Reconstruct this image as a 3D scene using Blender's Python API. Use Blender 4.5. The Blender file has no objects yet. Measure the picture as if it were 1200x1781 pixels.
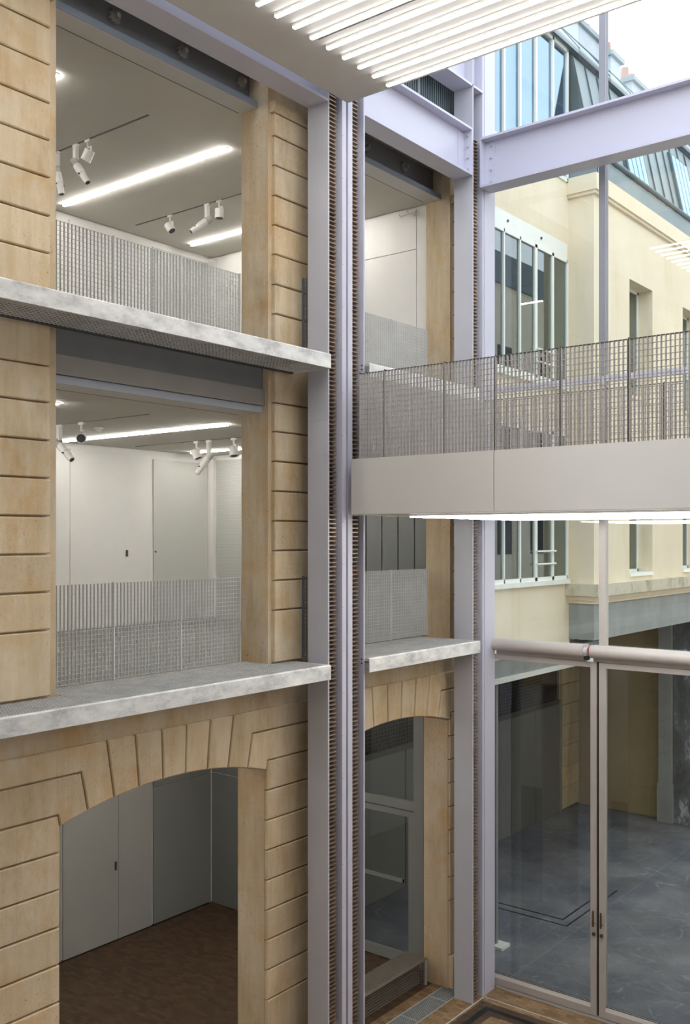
import bpy, bmesh, math, random
from mathutils import Vector, Matrix
random.seed(7)
S = bpy.context.scene
COL = S.collection

# ------------------------------------------------------------------ camera, sky, exposure
cam = bpy.data.cameras.new('camera')
camo = bpy.data.objects.new('camera', cam); COL.objects.link(camo)
camo.location = (0, 0, 7.37)
camo.rotation_euler = (math.radians(90), 0, math.radians(38.26))
cam.sensor_fit = 'HORIZONTAL'; cam.sensor_width = 36.0
cam.lens = 1704 / 1200 * 36.0
cam.shift_x = 0.0; cam.shift_y = (935 - 890.5) / 1200
cam.clip_start = 0.1; cam.clip_end = 500
S.camera = camo

w = bpy.data.worlds.new('overcast_sky'); S.world = w; w.use_nodes = True
nt = w.node_tree; bg = nt.nodes['Background']
tc = nt.nodes.new('ShaderNodeTexCoord'); sx = nt.nodes.new('ShaderNodeSeparateXYZ')
rp = nt.nodes.new('ShaderNodeValToRGB')
nt.links.new(tc.outputs['Generated'], sx.inputs[0]); nt.links.new(sx.outputs['Z'], rp.inputs[0])
rp.color_ramp.elements[0].position = 0.0; rp.color_ramp.elements[0].color = (0.93, 0.95, 1.0, 1)
rp.color_ramp.elements[1].position = 0.9; rp.color_ramp.elements[1].color = (0.80, 0.89, 1.0, 1)
nt.links.new(rp.outputs[0], bg.inputs['Color'])
bg.inputs['Strength'].default_value = 3.2
VS = S.view_settings
S.display_settings.display_device = 'sRGB'
VS.view_transform = 'Standard'; VS.look = 'None'; VS.exposure = 0.0; VS.gamma = 1.0
VS.use_curve_mapping = False
STRIP_E = 17.0      # tubes under the lifting platforms
ROOM_E = 80.0       # tubes in the gallery rooms
S.cycles.max_bounces = 10; S.cycles.diffuse_bounces = 5; S.cycles.glossy_bounces = 4
S.cycles.transparent_max_bounces = 16; S.cycles.transmission_bounces = 6

# ------------------------------------------------------------------ materials
def lin(c): return tuple(((v / 255) / 12.92 if v / 255 <= .04045 else ((v / 255 + .055) / 1.055) ** 2.4) for v in c) + (1,)
def newmat(n):
    m = bpy.data.materials.new(n); m.use_nodes = True
    return m, m.node_tree, m.node_tree.nodes['Principled BSDF']
def N(t, k, **kw):
    n = t.nodes.new('ShaderNode' + k)
    for a, v in kw.items(): setattr(n, a, v)
    return n
def noise(t, scale, detail=4, rough=.55, vec=None, stretch=None):
    n = N(t, 'TexNoise'); n.inputs['Scale'].default_value = scale; n.inputs['Detail'].default_value = detail; n.inputs['Roughness'].default_value = rough
    if vec is None: vec = N(t, 'NewGeometry').outputs['Position']
    if stretch:
        mp = N(t, 'Mapping'); mp.inputs['Scale'].default_value = stretch; t.links.new(vec, mp.inputs['Vector']); vec = mp.outputs[0]
    t.links.new(vec, n.inputs['Vector'])
    return n.outputs['Fac']
def ramp(t, fac, stops):
    r = N(t, 'ValToRGB'); e = r.color_ramp.elements
    while len(e) < len(stops): e.new(.5)
    for i, (p, c) in enumerate(stops): e[i].position = p; e[i].color = c
    t.links.new(fac, r.inputs[0]); return r.outputs[0]
def mix(t, fac, a, b, mode='MIX'):
    m = N(t, 'Mix', data_type='RGBA', blend_type=mode)
    for v, i in ((fac, 0), (a, 6), (b, 7)):
        if hasattr(v, 'is_output'): t.links.new(v, m.inputs[i])
        else: m.inputs[i].default_value = v
    return m.outputs[2]
def bump(t, b, h, strength=.3, dist=.01):
    n = N(t, 'Bump'); n.inputs['Strength'].default_value = strength; n.inputs['Distance'].default_value = dist
    t.links.new(h, n.inputs['Height']); t.links.new(n.outputs[0], b.inputs['Normal'])
G = (0, 0, 0, 1); W1 = (1, 1, 1, 1)
def flat(name, c, rough=.5, metal=0.0, var=.05, scale=3.0, spec=.5, stretch=None):
    m, t, b = newmat(name); c = lin(c)
    d = tuple(x * (1 - var * 2) for x in c[:3]) + (1,)
    t.links.new(ramp(t, noise(t, scale, stretch=stretch), [(.3, d), (.7, c)]), b.inputs['Base Color'])
    b.inputs['Roughness'].default_value = rough; b.inputs['Metallic'].default_value = metal
    b.inputs['Specular IOR Level'].default_value = spec
    return m
def stone_mat(name, ca, cb, cc):
    m, t, b = newmat(name)
    oi = N(t, 'ObjectInfo').outputs['Random']
    big = ramp(t, noise(t, 1.7, 5, .6), [(.3, lin(ca)), (.62, lin(cb))])
    streak = ramp(t, noise(t, 3.0, 5, .65, stretch=(1.5, 1.5, .18)), [(.42, G), (.72, (.7, .7, .7, 1))])
    c = mix(t, streak, big, lin(cc))
    blot = ramp(t, noise(t, 2.3, 6, .7), [(.5, G), (.7, (.55, .55, .55, 1))])           # rusty blotches
    c = mix(t, blot, c, lin((198, 158, 102)))
    pale = ramp(t, noise(t, 1.3, 5, .7, stretch=(1, 1, .5)), [(.54, G), (.7, (.5, .5, .5, 1))])
    c = mix(t, pale, c, lin((222, 212, 194)))
    soot = ramp(t, noise(t, 1.9, 6, .7, stretch=(1, 1, .4)), [(.55, W1), (.75, (.74, .72, .69, 1))])
    c = mix(t, 1.0, c, soot, 'MULTIPLY')
    tint = ramp(t, oi, [(0, (.9, .9, .9, 1)), (1, (1.04, 1.03, 1.0, 1))])
    c = mix(t, 1.0, c, tint, 'MULTIPLY')
    pits = ramp(t, noise(t, 38, 3, .7), [(.31, (.40, .35, .28, 1)), (.38, W1)])
    zone = ramp(t, noise(t, 1.1, 2), [(.42, G), (.58, (.9, .9, .9, 1))])
    c = mix(t, zone, c, mix(t, 1.0, c, pits, 'MULTIPLY'))
    t.links.new(c, b.inputs['Base Color']); b.inputs['Roughness'].default_value = .9; b.inputs['Specular IOR Level'].default_value = .15
    bump(t, b, noise(t, 30, 6, .65), .35, .006)
    return m
M = {}
M['neutral'] = flat('pale_render', (212, 212, 212), .8, var=.02, spec=.2)
M['stone'] = stone_mat('limestone', (207, 188, 159), (217, 201, 174), (189, 162, 122))
M['stone2'] = stone_mat('limestone_plain', (203, 185, 157), (213, 197, 171), (180, 154, 117))
M['joint'] = flat('joint_mortar', (150, 124, 88), .95, var=.1, spec=.1)
M['paint'] = flat('lavender_steel_paint', (196, 195, 210), .38, var=.02, scale=1.0)
M['paint2'] = flat('grey_lavender_paint', (186, 186, 194), .42, var=.03, scale=1.2)
M['dark'] = flat('dark_grey_steel', (66, 67, 70), .45, var=.06)
M['bluegrey'] = flat('blue_grey_steel', (128, 136, 148), .45, var=.05)
M['flange2'] = flat('blue_grey_flange_edge', (138, 146, 158), .45, var=.03)
M['webgrey'] = flat('dull_grey_steel', (122, 124, 126), .5, var=.05)
M['flange'] = flat('pale_blue_grey_steel', (172, 178, 188), .45, var=.03)
M['chim'] = flat('pale_chimney_render', (178, 188, 198), .9, var=.06)
M['ochre'] = flat('ochre_render', (176, 156, 118), .85, var=.06, scale=1.2)
M['mullion'] = flat('mullion_backlit_shade', (138, 138, 146), .45, var=.03)  # backlit shade of the upper mullions put into their colour
M['mid'] = flat('grey_beige_steel', (150, 146, 140), .5, var=.05)
M['rack'] = flat('greased_rack_steel', (166, 141, 116), .38, .45, var=.25, scale=6, stretch=(1, 1, .6))
M['track'] = flat('dark_track', (38, 36, 38), .5, .3, var=.1)
M['galv'] = flat('galvanised_steel', (206, 207, 206), .5, .05, var=.12, scale=5)
m, t, b = newmat('galvanised_edge')
c_ = ramp(t, noise(t, 2.4, 7, .7, stretch=(1, 1, 2.2)), [(.34, lin((172, 172, 173))), (.5, lin((214, 214, 212))), (.66, lin((236, 236, 233)))])
t.links.new(c_, b.inputs['Base Color']); b.inputs['Roughness'].default_value = .6; M['galvedge'] = m
M['mesh'] = flat('galvanised_mesh', (206, 207, 205), .5, .0, var=.06)
M['meshdark'] = flat('bridge_mesh', (182, 177, 173), .5, .0, var=.06)
M['benchmesh'] = flat('dull_bench_mesh', (142, 132, 122), .5, .1, var=.08)
M['panelmid'] = flat('mid_grey_panel', (140, 142, 138), .45, .0, var=.03, scale=1)
M['white'] = flat('white_plaster', (232, 231, 227), .8, var=.015, spec=.2)
M['ceil'] = flat('ceiling_paint', (212, 208, 199), .75, var=.03, scale=1.1, spec=.2)
M['soffit'] = flat('soffit_metal', (207, 205, 201), .55, var=.02, spec=.3)
M['fascia'] = flat('bridge_fascia_metal', (214, 212, 207), .36, .2, var=.015, scale=.8)
M['grayfloor'] = flat('grey_gallery_floor', (118, 116, 110), .6, var=.05)
M['panelwhite'] = flat('white_panel', (228, 226, 221), .6, var=.015)
M['panelgrey'] = flat('grey_metal_panel', (176, 176, 172), .45, .0, var=.03, scale=1)
M['paneldark'] = flat('dark_metal_panel', (122, 124, 122), .42, .2, var=.05, scale=1)
M['perf'] = None
M['cream'] = None
M['alu'] = flat('aluminium_frame', (188, 182, 177), .4, .1, var=.02)
M['aludark'] = flat('grey_window_frame', (142, 144, 142), .45, .1, var=.03)
M['winwhite'] = flat('white_window_frame', (236, 238, 232), .4, var=.02)
M['black'] = flat('black_rubber', (20, 20, 22), .5, var=.1)
M['red'] = flat('red_cap', (170, 30, 34), .4)
M['zinc'] = flat('weathered_zinc', (134, 148, 152), .55, .15, var=.1, scale=1.3, stretch=(1, 1, .3))
M['zincdark'] = flat('dark_zinc', (84, 98, 102), .55, .2, var=.1, scale=1.5)
M['brick'] = flat('pinkish_chimney_pot', (176, 140, 128), .9, var=.1)
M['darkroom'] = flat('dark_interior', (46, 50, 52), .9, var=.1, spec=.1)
M['brass'] = flat('bronze_handle', (120, 104, 84), .35, .8, var=.05)

m, t, b = newmat('perforated_panel')                    # finely perforated acoustic sheet
v = N(t, 'TexVoronoi', feature='F1'); v.inputs['Scale'].default_value = 42; v.inputs['Randomness'].default_value = 0
t.links.new(N(t, 'NewGeometry').outputs['Position'], v.inputs['Vector'])
t.links.new(ramp(t, v.outputs['Distance'], [(.28, lin((150, 150, 145))), (.36, lin((196, 196, 190)))]), b.inputs['Base Color'])
b.inputs['Roughness'].default_value = .5
M['perf'] = m

m, t, b = newmat('cream_render')                        # smooth lime render, rusty stains
base = ramp(t, noise(t, .8, 4), [(.3, lin((226, 212, 186))), (.7, lin((234, 222, 199)))])
st = ramp(t, noise(t, 2.2, 4, .6, stretch=(1, 1, .25)), [(.56, G), (.8, (.45, .45, .45, 1))])
t.links.new(mix(t, st, base, lin((214, 190, 144))), b.inputs['Base Color'])
b.inputs['Roughness'].default_value = .85; b.inputs['Specular IOR Level'].default_value = .2
bump(t, b, noise(t, 40, 3), .15, .004); M['cream'] = m

m, t, b = newmat('stained_concrete')
base = ramp(t, noise(t, 2.4, 6, .65, stretch=(1, 1, .6)), [(.3, lin((150, 138, 104))), (.52, lin((206, 198, 178)))])
t.links.new(base, b.inputs['Base Color']); b.inputs['Roughness'].default_value = .9; bump(t, b, noise(t, 25, 4), .3, .006); M['stained'] = m
M['concrete'] = flat('grey_concrete', (160, 164, 162), .8, var=.1, scale=2.2, spec=.2, stretch=(1, 1, .5))

def wood(name, ca, cb, cc, sc=1.0):                     # end-grain wood blocks
    m, t, b = newmat(name)
    br = N(t, 'TexBrick'); br.offset = .5
    br.inputs['Scale'].default_value = 1.0; br.inputs['Brick Width'].default_value = .15 * sc; br.inputs['Row Height'].default_value = .075 * sc
    br.inputs['Mortar Size'].default_value = .002; br.inputs['Bias'].default_value = -.1
    br.inputs['Color1'].default_value = lin(ca); br.inputs['Color2'].default_value = lin(cb); br.inputs['Mortar'].default_value = lin((52, 38, 26))
    t.links.new(N(t, 'NewGeometry').outputs['Position'], br.inputs['Vector'])
    n = ramp(t, noise(t, 5, 4), [(.4, G), (.7, (.7, .7, .7, 1))])
    t.links.new(mix(t, n, br.outputs['Color'], lin(cc)), b.inputs['Base Color'])
    b.inputs['Roughness'].default_value = .55; b.inputs['Specular IOR Level'].default_value = .3
    return m
M['wood'] = wood('wood_block_floor', (116, 92, 66), (162, 134, 100), (130, 102, 74))
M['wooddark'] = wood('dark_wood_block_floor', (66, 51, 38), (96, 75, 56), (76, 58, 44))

m, t, b = newmat('scuffed_asphalt')
base = ramp(t, noise(t, .9, 5, .6), [(.3, lin((98, 100, 107))), (.7, lin((138, 139, 143)))])
scr = None
for k, (sc_, lo) in enumerate(((.55, .005), (.9, .006), (1.4, .007), (2.1, .008))):      # curved tyre scuffs
    line = ramp(t, noise(t, sc_, 1.2, .4, stretch=(1, 1 + .35 * k, 1)), [(.5 - lo - .02 * k, G), (.5 - .02 * k, (.5, .5, .5, 1)), (.5 + lo - .02 * k, G)])
    msk = ramp(t, noise(t, 2.6 + k, 5, .8), [(.42, G), (.64, W1)])
    ln = mix(t, 1.0, line, msk, 'MULTIPLY')
    scr = ln if scr is None else mix(t, 1.0, scr, ln, 'ADD')
wet = ramp(t, noise(t, .35, 3, .6), [(.42, (.72, .74, .8, 1)), (.58, W1)])
base = mix(t, 1.0, base, wet, 'MULTIPLY')
grain = ramp(t, noise(t, 60, 2, .7), [(.45, (.9, .9, .9, 1)), (.75, (1.15, 1.15, 1.15, 1))])
t.links.new(mix(t, scr, mix(t, 1.0, base, grain, 'MULTIPLY'), lin((186, 190, 196))), b.inputs['Base Color'])
b.inputs['Roughness'].default_value = .55; b.inputs['Specular IOR Level'].default_value = .4; M['asphalt'] = m

def glass(name, tint, ior, rough=0.0, base=0.0, refl=(.93, .97, 1, 1)):        # thin pane: see-through with a Fresnel mirror
    m, t, b = newmat(name); t.nodes.remove(b); out = t.nodes['Material Output']
    tr = N(t, 'BsdfTransparent'); tr.inputs[0].default_value = tint
    gl = N(t, 'BsdfGlossy'); gl.inputs['Roughness'].default_value = rough; gl.inputs['Color'].default_value = refl
    ge = N(t, 'NewGeometry'); dt = N(t, 'VectorMath', operation='DOT_PRODUCT')      # Schlick, same from both faces
    t.links.new(ge.outputs['Incoming'], dt.inputs[0]); t.links.new(ge.outputs['Normal'], dt.inputs[1])
    def mth(op, a, c=None):
        q = N(t, 'Math', operation=op)
        for v, k in ((a, 0), (c, 1)):
            if v is None: continue
            if hasattr(v, 'is_output'): t.links.new(v, q.inputs[k])
            else: q.inputs[k].default_value = v
        return q.outputs[0]
    f0 = ((ior - 1) / (ior + 1)) ** 2 + base
    f = mth('ADD', mth('MULTIPLY', mth('POWER', mth('SUBTRACT', 1.0, mth('ABSOLUTE', dt.outputs['Value'])), 5.0), 1 - f0), f0)
    mx = N(t, 'MixShader'); t.links.new(f, mx.inputs[0]); t.links.new(tr.outputs[0], mx.inputs[1]); t.links.new(gl.outputs[0], mx.inputs[2])
    t.links.new(mx.outputs[0], out.inputs[0]); return m
M['doorglass'] = glass('tinted_door_glass', (.80, .81, .79, 1), 1.55)
M['glass'] = glass('clear_glass', (.96, .98, .97, 1), 1.5)
M['winglass'] = glass('window_glass', (.62, .7, .7, 1), 1.55, base=.05)
M['skyglass'] = glass('sky_tinted_glass', (.6, .72, .82, 1), 1.6, base=.19, refl=(.62, .79, .95, 1))  # blue of the sky's reflection put into the gloss tint
def lamp(name, c, s):
    m, t, b = newmat(name); b.inputs['Base Color'].default_value = (.9, .9, .9, 1)
    b.inputs['Emission Color'].default_value = c; b.inputs['Emission Strength'].default_value = s; return m
M['tube'] = lamp('platform_tube_light', (1, .985, .965, 1), STRIP_E)
M['roomtube'] = lamp('gallery_tube_light', (1, .975, .93, 1), ROOM_E)

# ------------------------------------------------------------------ mesh helpers
class MB:
    def __init__(s): s.v = []; s.f = []
    def add(s, vs, fs):
        o = len(s.v); s.v += [tuple(p) for p in vs]; s.f += [tuple(i + o for i in q) for q in fs]; return s
    def box(s, x0, x1, y0, y1, z0, z1):
        return s.add([(x0, y0, z0), (x1, y0, z0), (x1, y1, z0), (x0, y1, z0), (x0, y0, z1), (x1, y0, z1), (x1, y1, z1), (x0, y1, z1)],
                     [(0, 3, 2, 1), (4, 5, 6, 7), (0, 1, 5, 4), (1, 2, 6, 5), (2, 3, 7, 6), (3, 0, 4, 7)])
    def cyl(s, a, b, r, n=16, r2=None, caps=True):
        a, b = Vector(a), Vector(b); d = (b - a).normalized(); r2 = r if r2 is None else r2
        u = d.orthogonal().normalized(); q = d.cross(u)
        vs = []
        for i in range(n):
            an = 2 * math.pi * i / n; e = u * math.cos(an) + q * math.sin(an); vs += [a + e * r, b + e * r2]
        fs = [(2 * i, 2 * ((i + 1) % n), 2 * ((i + 1) % n) + 1, 2 * i + 1) for i in range(n)]
        if caps: fs += [tuple(2 * i for i in reversed(range(n))), tuple(2 * i + 1 for i in range(n))]
        return s.add(vs, fs)
    def prism(s, poly, axis, a, b):
        """poly: 2-D points; axis X -> (y,z), Y -> (x,z), Z -> (x,y)"""
        P3 = {'X': lambda p, h: (h, p[0], p[1]), 'Y': lambda p, h: (p[0], h, p[1]), 'Z': lambda p, h: (p[0], p[1], h)}[axis]
        n = len(poly)
        return s.add([P3(p, a) for p in poly] + [P3(p, b) for p in poly],
                     [tuple(range(n)), tuple(range(2 * n - 1, n - 1, -1))] + [(i, i + n, (i + 1) % n + n, (i + 1) % n) for i in range(n)])
ORG = {}
def obj(name, mb, mat, parent=None, smooth=False, fix=True, org=None):
    me = bpy.data.meshes.new(name)
    xs = list(zip(*mb.v)); mid = [(min(a) + max(a)) / 2 for a in xs]; o = Vector(org) if org else Vector((mid[0], mid[1], min(xs[2])))
    me.from_pydata([Vector(v) - o for v in mb.v], [], mb.f)
    if fix:
        bm = bmesh.new(); bm.from_mesh(me); bmesh.ops.recalc_face_normals(bm, faces=bm.faces); bm.to_mesh(me); bm.free()
    me.materials.append(M[mat] if isinstance(mat, str) else mat)
    if smooth:
        me.polygons.foreach_set('use_smooth', [True] * len(me.polygons))
        try: me.set_sharp_from_angle(angle=math.radians(40))
        except Exception: pass
    ob = bpy.data.objects.new(name, me); COL.objects.link(ob)
    if parent: ob.parent = parent; ob.location = o - ORG[parent]
    else: ob.location = o
    ORG[ob] = o
    return ob
def thing(name, label, cat, loc, group=None):
    o = bpy.data.objects.new(name, None); COL.objects.link(o); o.location = loc; o.empty_display_size = .1
    ORG[o] = Vector(loc); return tag(o, label, cat, group)
def tag(o, label, cat, group=None):
    o['label'] = label; o['category'] = cat
    if group: o['group'] = group
    return o
def struct(name, mb, mat, parent=None):
    o = obj(name, mb, mat, parent)
    if not parent: o['kind'] = 'structure'
    return o
def stuff(o): o['kind'] = 'stuff'; return o
def B(*a): return MB().box(*a)
def inset(poly, d):
    n = len(poly); A = sum(poly[i][0] * poly[(i + 1) % n][1] - poly[(i + 1) % n][0] * poly[i][1] for i in range(n))
    sg = 1 if A > 0 else -1; out = []
    for i in range(n):
        p0, p1, p2 = Vector(poly[i - 1]), Vector(poly[i]), Vector(poly[(i + 1) % n])
        a = (p1 - p0).normalized(); c = (p2 - p1).normalized()
        n1 = Vector((-a.y, a.x)) * sg; n2 = Vector((-c.y, c.x)) * sg
        m = n1 + n2; k = 1 + n1.dot(n2)
        out.append(tuple(p1 + m * (d / max(k, .25))))
    return out
def stone(poly, parent, xb=-8.6, xf=-8.55, gap=.009, ch=.011, mat='stone'):
    """one dressed block of the facade: outline in (y, z), chamfered front"""
    a = inset(poly, gap); c = inset(poly, gap + ch); n = len(a); xf += random.uniform(-.003, .003)
    vs = [(xb, *p) for p in a] + [(xf - ch, *p) for p in a] + [(xf, *p) for p in c]
    fs = [tuple(range(2 * n, 3 * n)), tuple(range(n - 1, -1, -1))]
    for r in (0, n):
        fs += [(r + i, r + (i + 1) % n, r + n + (i + 1) % n, r + n + i) for i in range(n)]
    return obj('stone_block', MB().add(vs, fs), mat, parent)

# ------------------------------------------------------------------ constants
XF, XB = -8.6, -9.07            # facade plane, inner face of facade wall
L1, L2 = 5.75, 9.71             # walkway levels
C1, C2 = 9.02, 13.02            # gallery ceilings
BACK, END = -14.38, 13.88       # gallery back wall and end wall
PITCH = 4.39
TOP = 17.0

# ------------------------------------------------------------------ floors
struct('floor', B(-8.9, 3.05, -2.5, 14.3, -.2, 0), 'wood')
struct('floor', B(BACK - .2, -8.9, 2, 14.3, -.2, 0), 'wooddark')
struct('ground', B(-40, 40, 14.3, 70, -.21, -.01), 'asphalt')
struct('floor', B(BACK, XB + .05, 2.2, END, L1 - .3, L1 - .01), 'grayfloor')
struct('floor', B(BACK, XB + .05, 2.2, END, L2 - .3, L2 - .01), 'grayfloor')
# inlaid metal profiles in the wood floor
o = struct('trim_1', B(-7.99, -7.975, 2, 13.72, 0, .006), 'galv')
o = struct('trim_2', B(-7.975, 4, 13.72, 13.735, 0, .006), 'galv')
struct('trim_3', MB().box(-7.80, -7.70, 2, 13.46, 0, .004).box(-7.70, 4, 13.36, 13.46, 0, .004), 'black')
struct('trim_4', MB().box(-7.94, -7.80, 2, 13.6, 0, .003).box(-7.80, 4, 13.46, 13.6, 0, .003).box(-7.7, -7.58, 2, 13.36, 0, .003).box(-7.58, 4, 13.24, 13.36, 0, .003), 'wooddark')

# ------------------------------------------------------------------ facade wall with its blocks
def arch_pts(yc, n=15, hw=1.56, zs=4.385, zc=4.61):
    r = (hw * hw + (zc - zs) ** 2) / (2 * (zc - zs)); z0 = zc - r
    return [(yc + hw * (2 * i / n - 1), z0 + math.sqrt(r * r - (hw * (2 * i / n - 1)) ** 2)) for i in range(n + 1)]
def arch_z(dy, hw=1.56, zs=4.385, zc=4.61):
    r = (hw * hw + (zc - zs) ** 2) / (2 * (zc - zs)); return zc - r + math.sqrt(r * r - dy * dy)
YC = [7.67, 7.67 + PITCH]
wl = MB()
piers = [(2.0, 6.11), (9.23, 10.5), (13.62, 14.9)]
for a, c in piers: wl.box(XB, XF, a, c, 0, 4.385)
for yc in YC:
    ap = arch_pts(yc)
    wl.prism(ap + [(ap[-1][0], L1 - .02), (ap[0][0], L1 - .02)], 'X', XB, XF)
for a, c in piers: wl.box(XB, XF, a, c, 4.385, L1 - .02)
up = [(2.0, 6.09), (9.30, 10.48), (13.69, 14.9)]
for a, c in up: wl.box(XB, XF, a, c, L1 - .02, TOP)
wl.box(XB, XF - .1, 6.09, 9.3, 9.30, L2 - .02).box(XB, XF - .1, 10.48, 13.69, 9.30, L2 - .02)
wl.box(XB, XF - .02, 6.09, 9.3, 13.75, TOP).box(XB, XF - .02, 10.48, 13.69, 13.75, TOP)
wall = struct('wall_left', wl, 'stone2')
low = [4.51, 4.128, 3.744, 3.36, 2.976, 2.592, 2.208, 1.824, 1.44, .55, 0]
JB = [1.56, 1.21, .865, .52, .17]; JT = [(1.585, 4.51), (1.295, 4.90), (.965, 5.19), (.575, 5.19), (.19, 5.19)]
def jb(yc, d): return (yc + d, arch_z(d))
for yc in YC:                                            # wedge-shaped arch stones
    e = [-d for d in JB[2:]] + [d for d in reversed(JB[2:])]
    tps = [-JT[2][0], -JT[3][0], -JT[4][0], JT[4][0], JT[3][0], JT[2][0]]
    for i in range(5):
        ms = [jb(yc, e[i] + (e[i + 1] - e[i]) * k / 3) for k in range(4)]
        stone(ms + [(yc + tps[i + 1], 5.19), (yc + tps[i], 5.19)], wall)
def hook(y0, y1):                                        # stones of a pier that turn up into the arches
    """y0/y1: arch centres left and right of the pier (None = run straight)"""
    yl = 2.1 if y0 is None else None; yr = 14.88 if y1 is None else None
    # top one
    P = [jb(y0, JB[2]), jb(y0, (JB[2] + JB[1]) / 2), jb(y0, JB[1]), (y0 + JT[1][0], 4.9)] if y0 else [(yl, 4.9)]
    P += [(y1 - JT[1][0], 4.9), jb(y1, -JB[1]), jb(y1, -(JB[2] + JB[1]) / 2), jb(y1, -JB[2]), (y1 - JT[2][0], 5.19)] if y1 else [(yr, 4.9), (yr, 5.19)]
    P += [(y0 + JT[2][0], 5.19)] if y0 else [(yl, 5.19)]
    stone(P, wall)
    P = [jb(y0, JB[1]), jb(y0, (JB[0] + JB[1]) / 2), jb(y0, JB[0]), (y0 + JT[0][0], 4.51)] if y0 else [(yl, 4.51)]
    P += [(y1 - JT[0][0], 4.51), jb(y1, -JB[0]), jb(y1, -(JB[0] + JB[1]) / 2), jb(y1, -JB[1]), (y1 - JT[1][0], 4.9)] if y1 else [(yr, 4.51), (yr, 4.9)]
    P += [(y0 + JT[1][0], 4.9)] if y0 else [(yl, 4.9)]
    stone(P, wall)
    a = y0 + JB[0] if y0 else yl; c = y1 - JB[0] if y1 else yr
    for i in range(len(low) - 1):
        if i == 0:
            P = ([(a, low[1]), (c, low[1])] + ([(c, 4.385), (y1 - JT[0][0], 4.51)] if y1 else [(c, 4.51)]) + ([(y0 + JT[0][0], 4.51), (a, 4.385)] if y0 else [(a, 4.51)]))
        else: P = [(a, low[i + 1]), (c, low[i + 1]), (c, low[i]), (a, low[i])]
        stone(P, wall, xf=-8.55 if low[i] > 1.2 else -8.50)
hook(None, YC[0]); hook(YC[0], YC[1]); hook(YC[1], None)
c1 = [5.75, 6.43, 6.815, 7.2, 7.585, 7.97, 8.355, 8.74, 9.11, 9.60]
c2 = [9.71, 10.26, 10.64, 11.03, 11.41, 11.79, 12.18, 12.56, 12.86]
for a, c in ((4.3, 5.99), (9.36, 10.42), (13.75, 14.85)):
    for cs in (c1, c2):
        for z0, z1 in zip(cs, cs[1:]): stone([(a, z0), (c, z0), (c, z1), (a, z1)], wall, xf=-8.535)
    mo = MB().prism([(-8.6, 12.86), (-8.53, 12.86), (-8.505, 12.89), (-8.49, 12.94), (-8.49, 12.985), (-8.53, 13.0), (-8.6, 13.0)], 'Y', a - .03, c + .03)
    obj('moulding', mo, 'stone2', wall)

# the other sides of the hall (behind and to the right of the viewpoint)
o = struct('wall_right', B(3.05, 3.4, -2.5, 14.3, 5.6, 14.6), 'neutral'); obj('base', B(3.05, 3.4, -2.5, 14.3, 0, 5.6), 'mid', o)
o = struct('wall_front', B(-9, 3.05, -2.5, -2.2, 5.6, 14.6), 'neutral'); obj('base', B(-9, 3.05, -2.5, -2.2, 0, 5.6), 'mid', o)
# ------------------------------------------------------------------ gallery rooms
def wallset():
    back = struct('wall_back', B(BACK - .2, BACK - .04, 2, END + .2, 0, TOP), 'white')
    end = struct('wall_end', MB().box(BACK, XB, END + .03, END + .2, L1 - .3, TOP).box(BACK, -10.8, END + .03, END + .2, 0, L1 - .3).box(-10.8, XB, END + .03, END + .2, 4.75, L1 - .3), 'white')
    struct('wall_near', B(BACK, XB, 2.0, 2.2, 0, TOP), 'white')
    return back, end
WBACK, WEND = wallset()
struct('ceiling', B(BACK, -9.14, 2.2, END, C1, C1 + .25), 'ceil')
struct('ceiling', B(BACK, -9.14, 2.2, END, C2, C2 + .25), 'ceil')
struct('ceiling', B(BACK, XB, 2.2, END, 5.25, L1 - .3), 'ceil')
struct('roof', B(BACK - .2, XF, 2, 14.9, TOP, TOP + .2), 'zincdark')
def bp(y0, y1, z0, z1, mat, th=.04): return obj('panel', B(BACK - .045, BACK - .04 + th, y0 + .006, y1 - .006, z0, z1), mat, WBACK)
# first floor
bp(8.6, 10.47, L1, 8.93, 'panelwhite'); dp = bp(10.47, 11.8, L1, 8.93, 'panelwhite'); bp(11.8, 12.33, L1, 8.86, 'panelwhite', .01)
obj('handle', B(BACK, BACK + .03, 11.70, 11.73, 7.02, 7.14), 'dark', dp)
pf = bp(12.37, 13.79, L1, 8.86, 'perf', .025); obj('lock', MB().cyl((BACK - .02, 12.42, 7.1), (BACK, 12.42, 7.1), .018, 10), 'dark', pf)
obj('corner_post', B(BACK - .04, BACK + .12, 13.80, END + .03, L1, 8.95), 'panelwhite', WBACK)
obj('panel', B(BACK + .14, -11.0, END + .005, END + .035, L1, 8.92), 'perf', WEND)
for i in range(5): obj('panel', B(-10.80 + .345 * i + .012, -10.80 + .345 * (i + 1) - .012, END - .02, END + .03, L1, 8.95), 'paneldark', WEND)
# second floor
bp(8.6, 10.45, L2, 12.93, 'panelwhite'); bp(10.45, 12.33, L2, 12.93, 'panelwhite'); bp(12.36, 13.80, L2, 12.9, 'perf', .02)
obj('corner_post', B(BACK - .04, BACK + .12, 13.82, END + .03, L2, 12.98), 'panelwhite', WBACK)
obj('panel', B(BACK + .14, -10.53, END + .005, END + .035, L2, 12.98), 'panelwhite', WEND)
obj('panel', B(-10.515, -9.40, END, END + .035, 12.30, 12.98), 'panelwhite', WEND)
obj('panel', B(-10.515, -9.40, END, END + .035, L2, 12.285), 'panelwhite', WEND)
obj('panel', B(-9.385, XB, END, END + .035, L2, 12.98), 'panelwhite', WEND)
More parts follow.
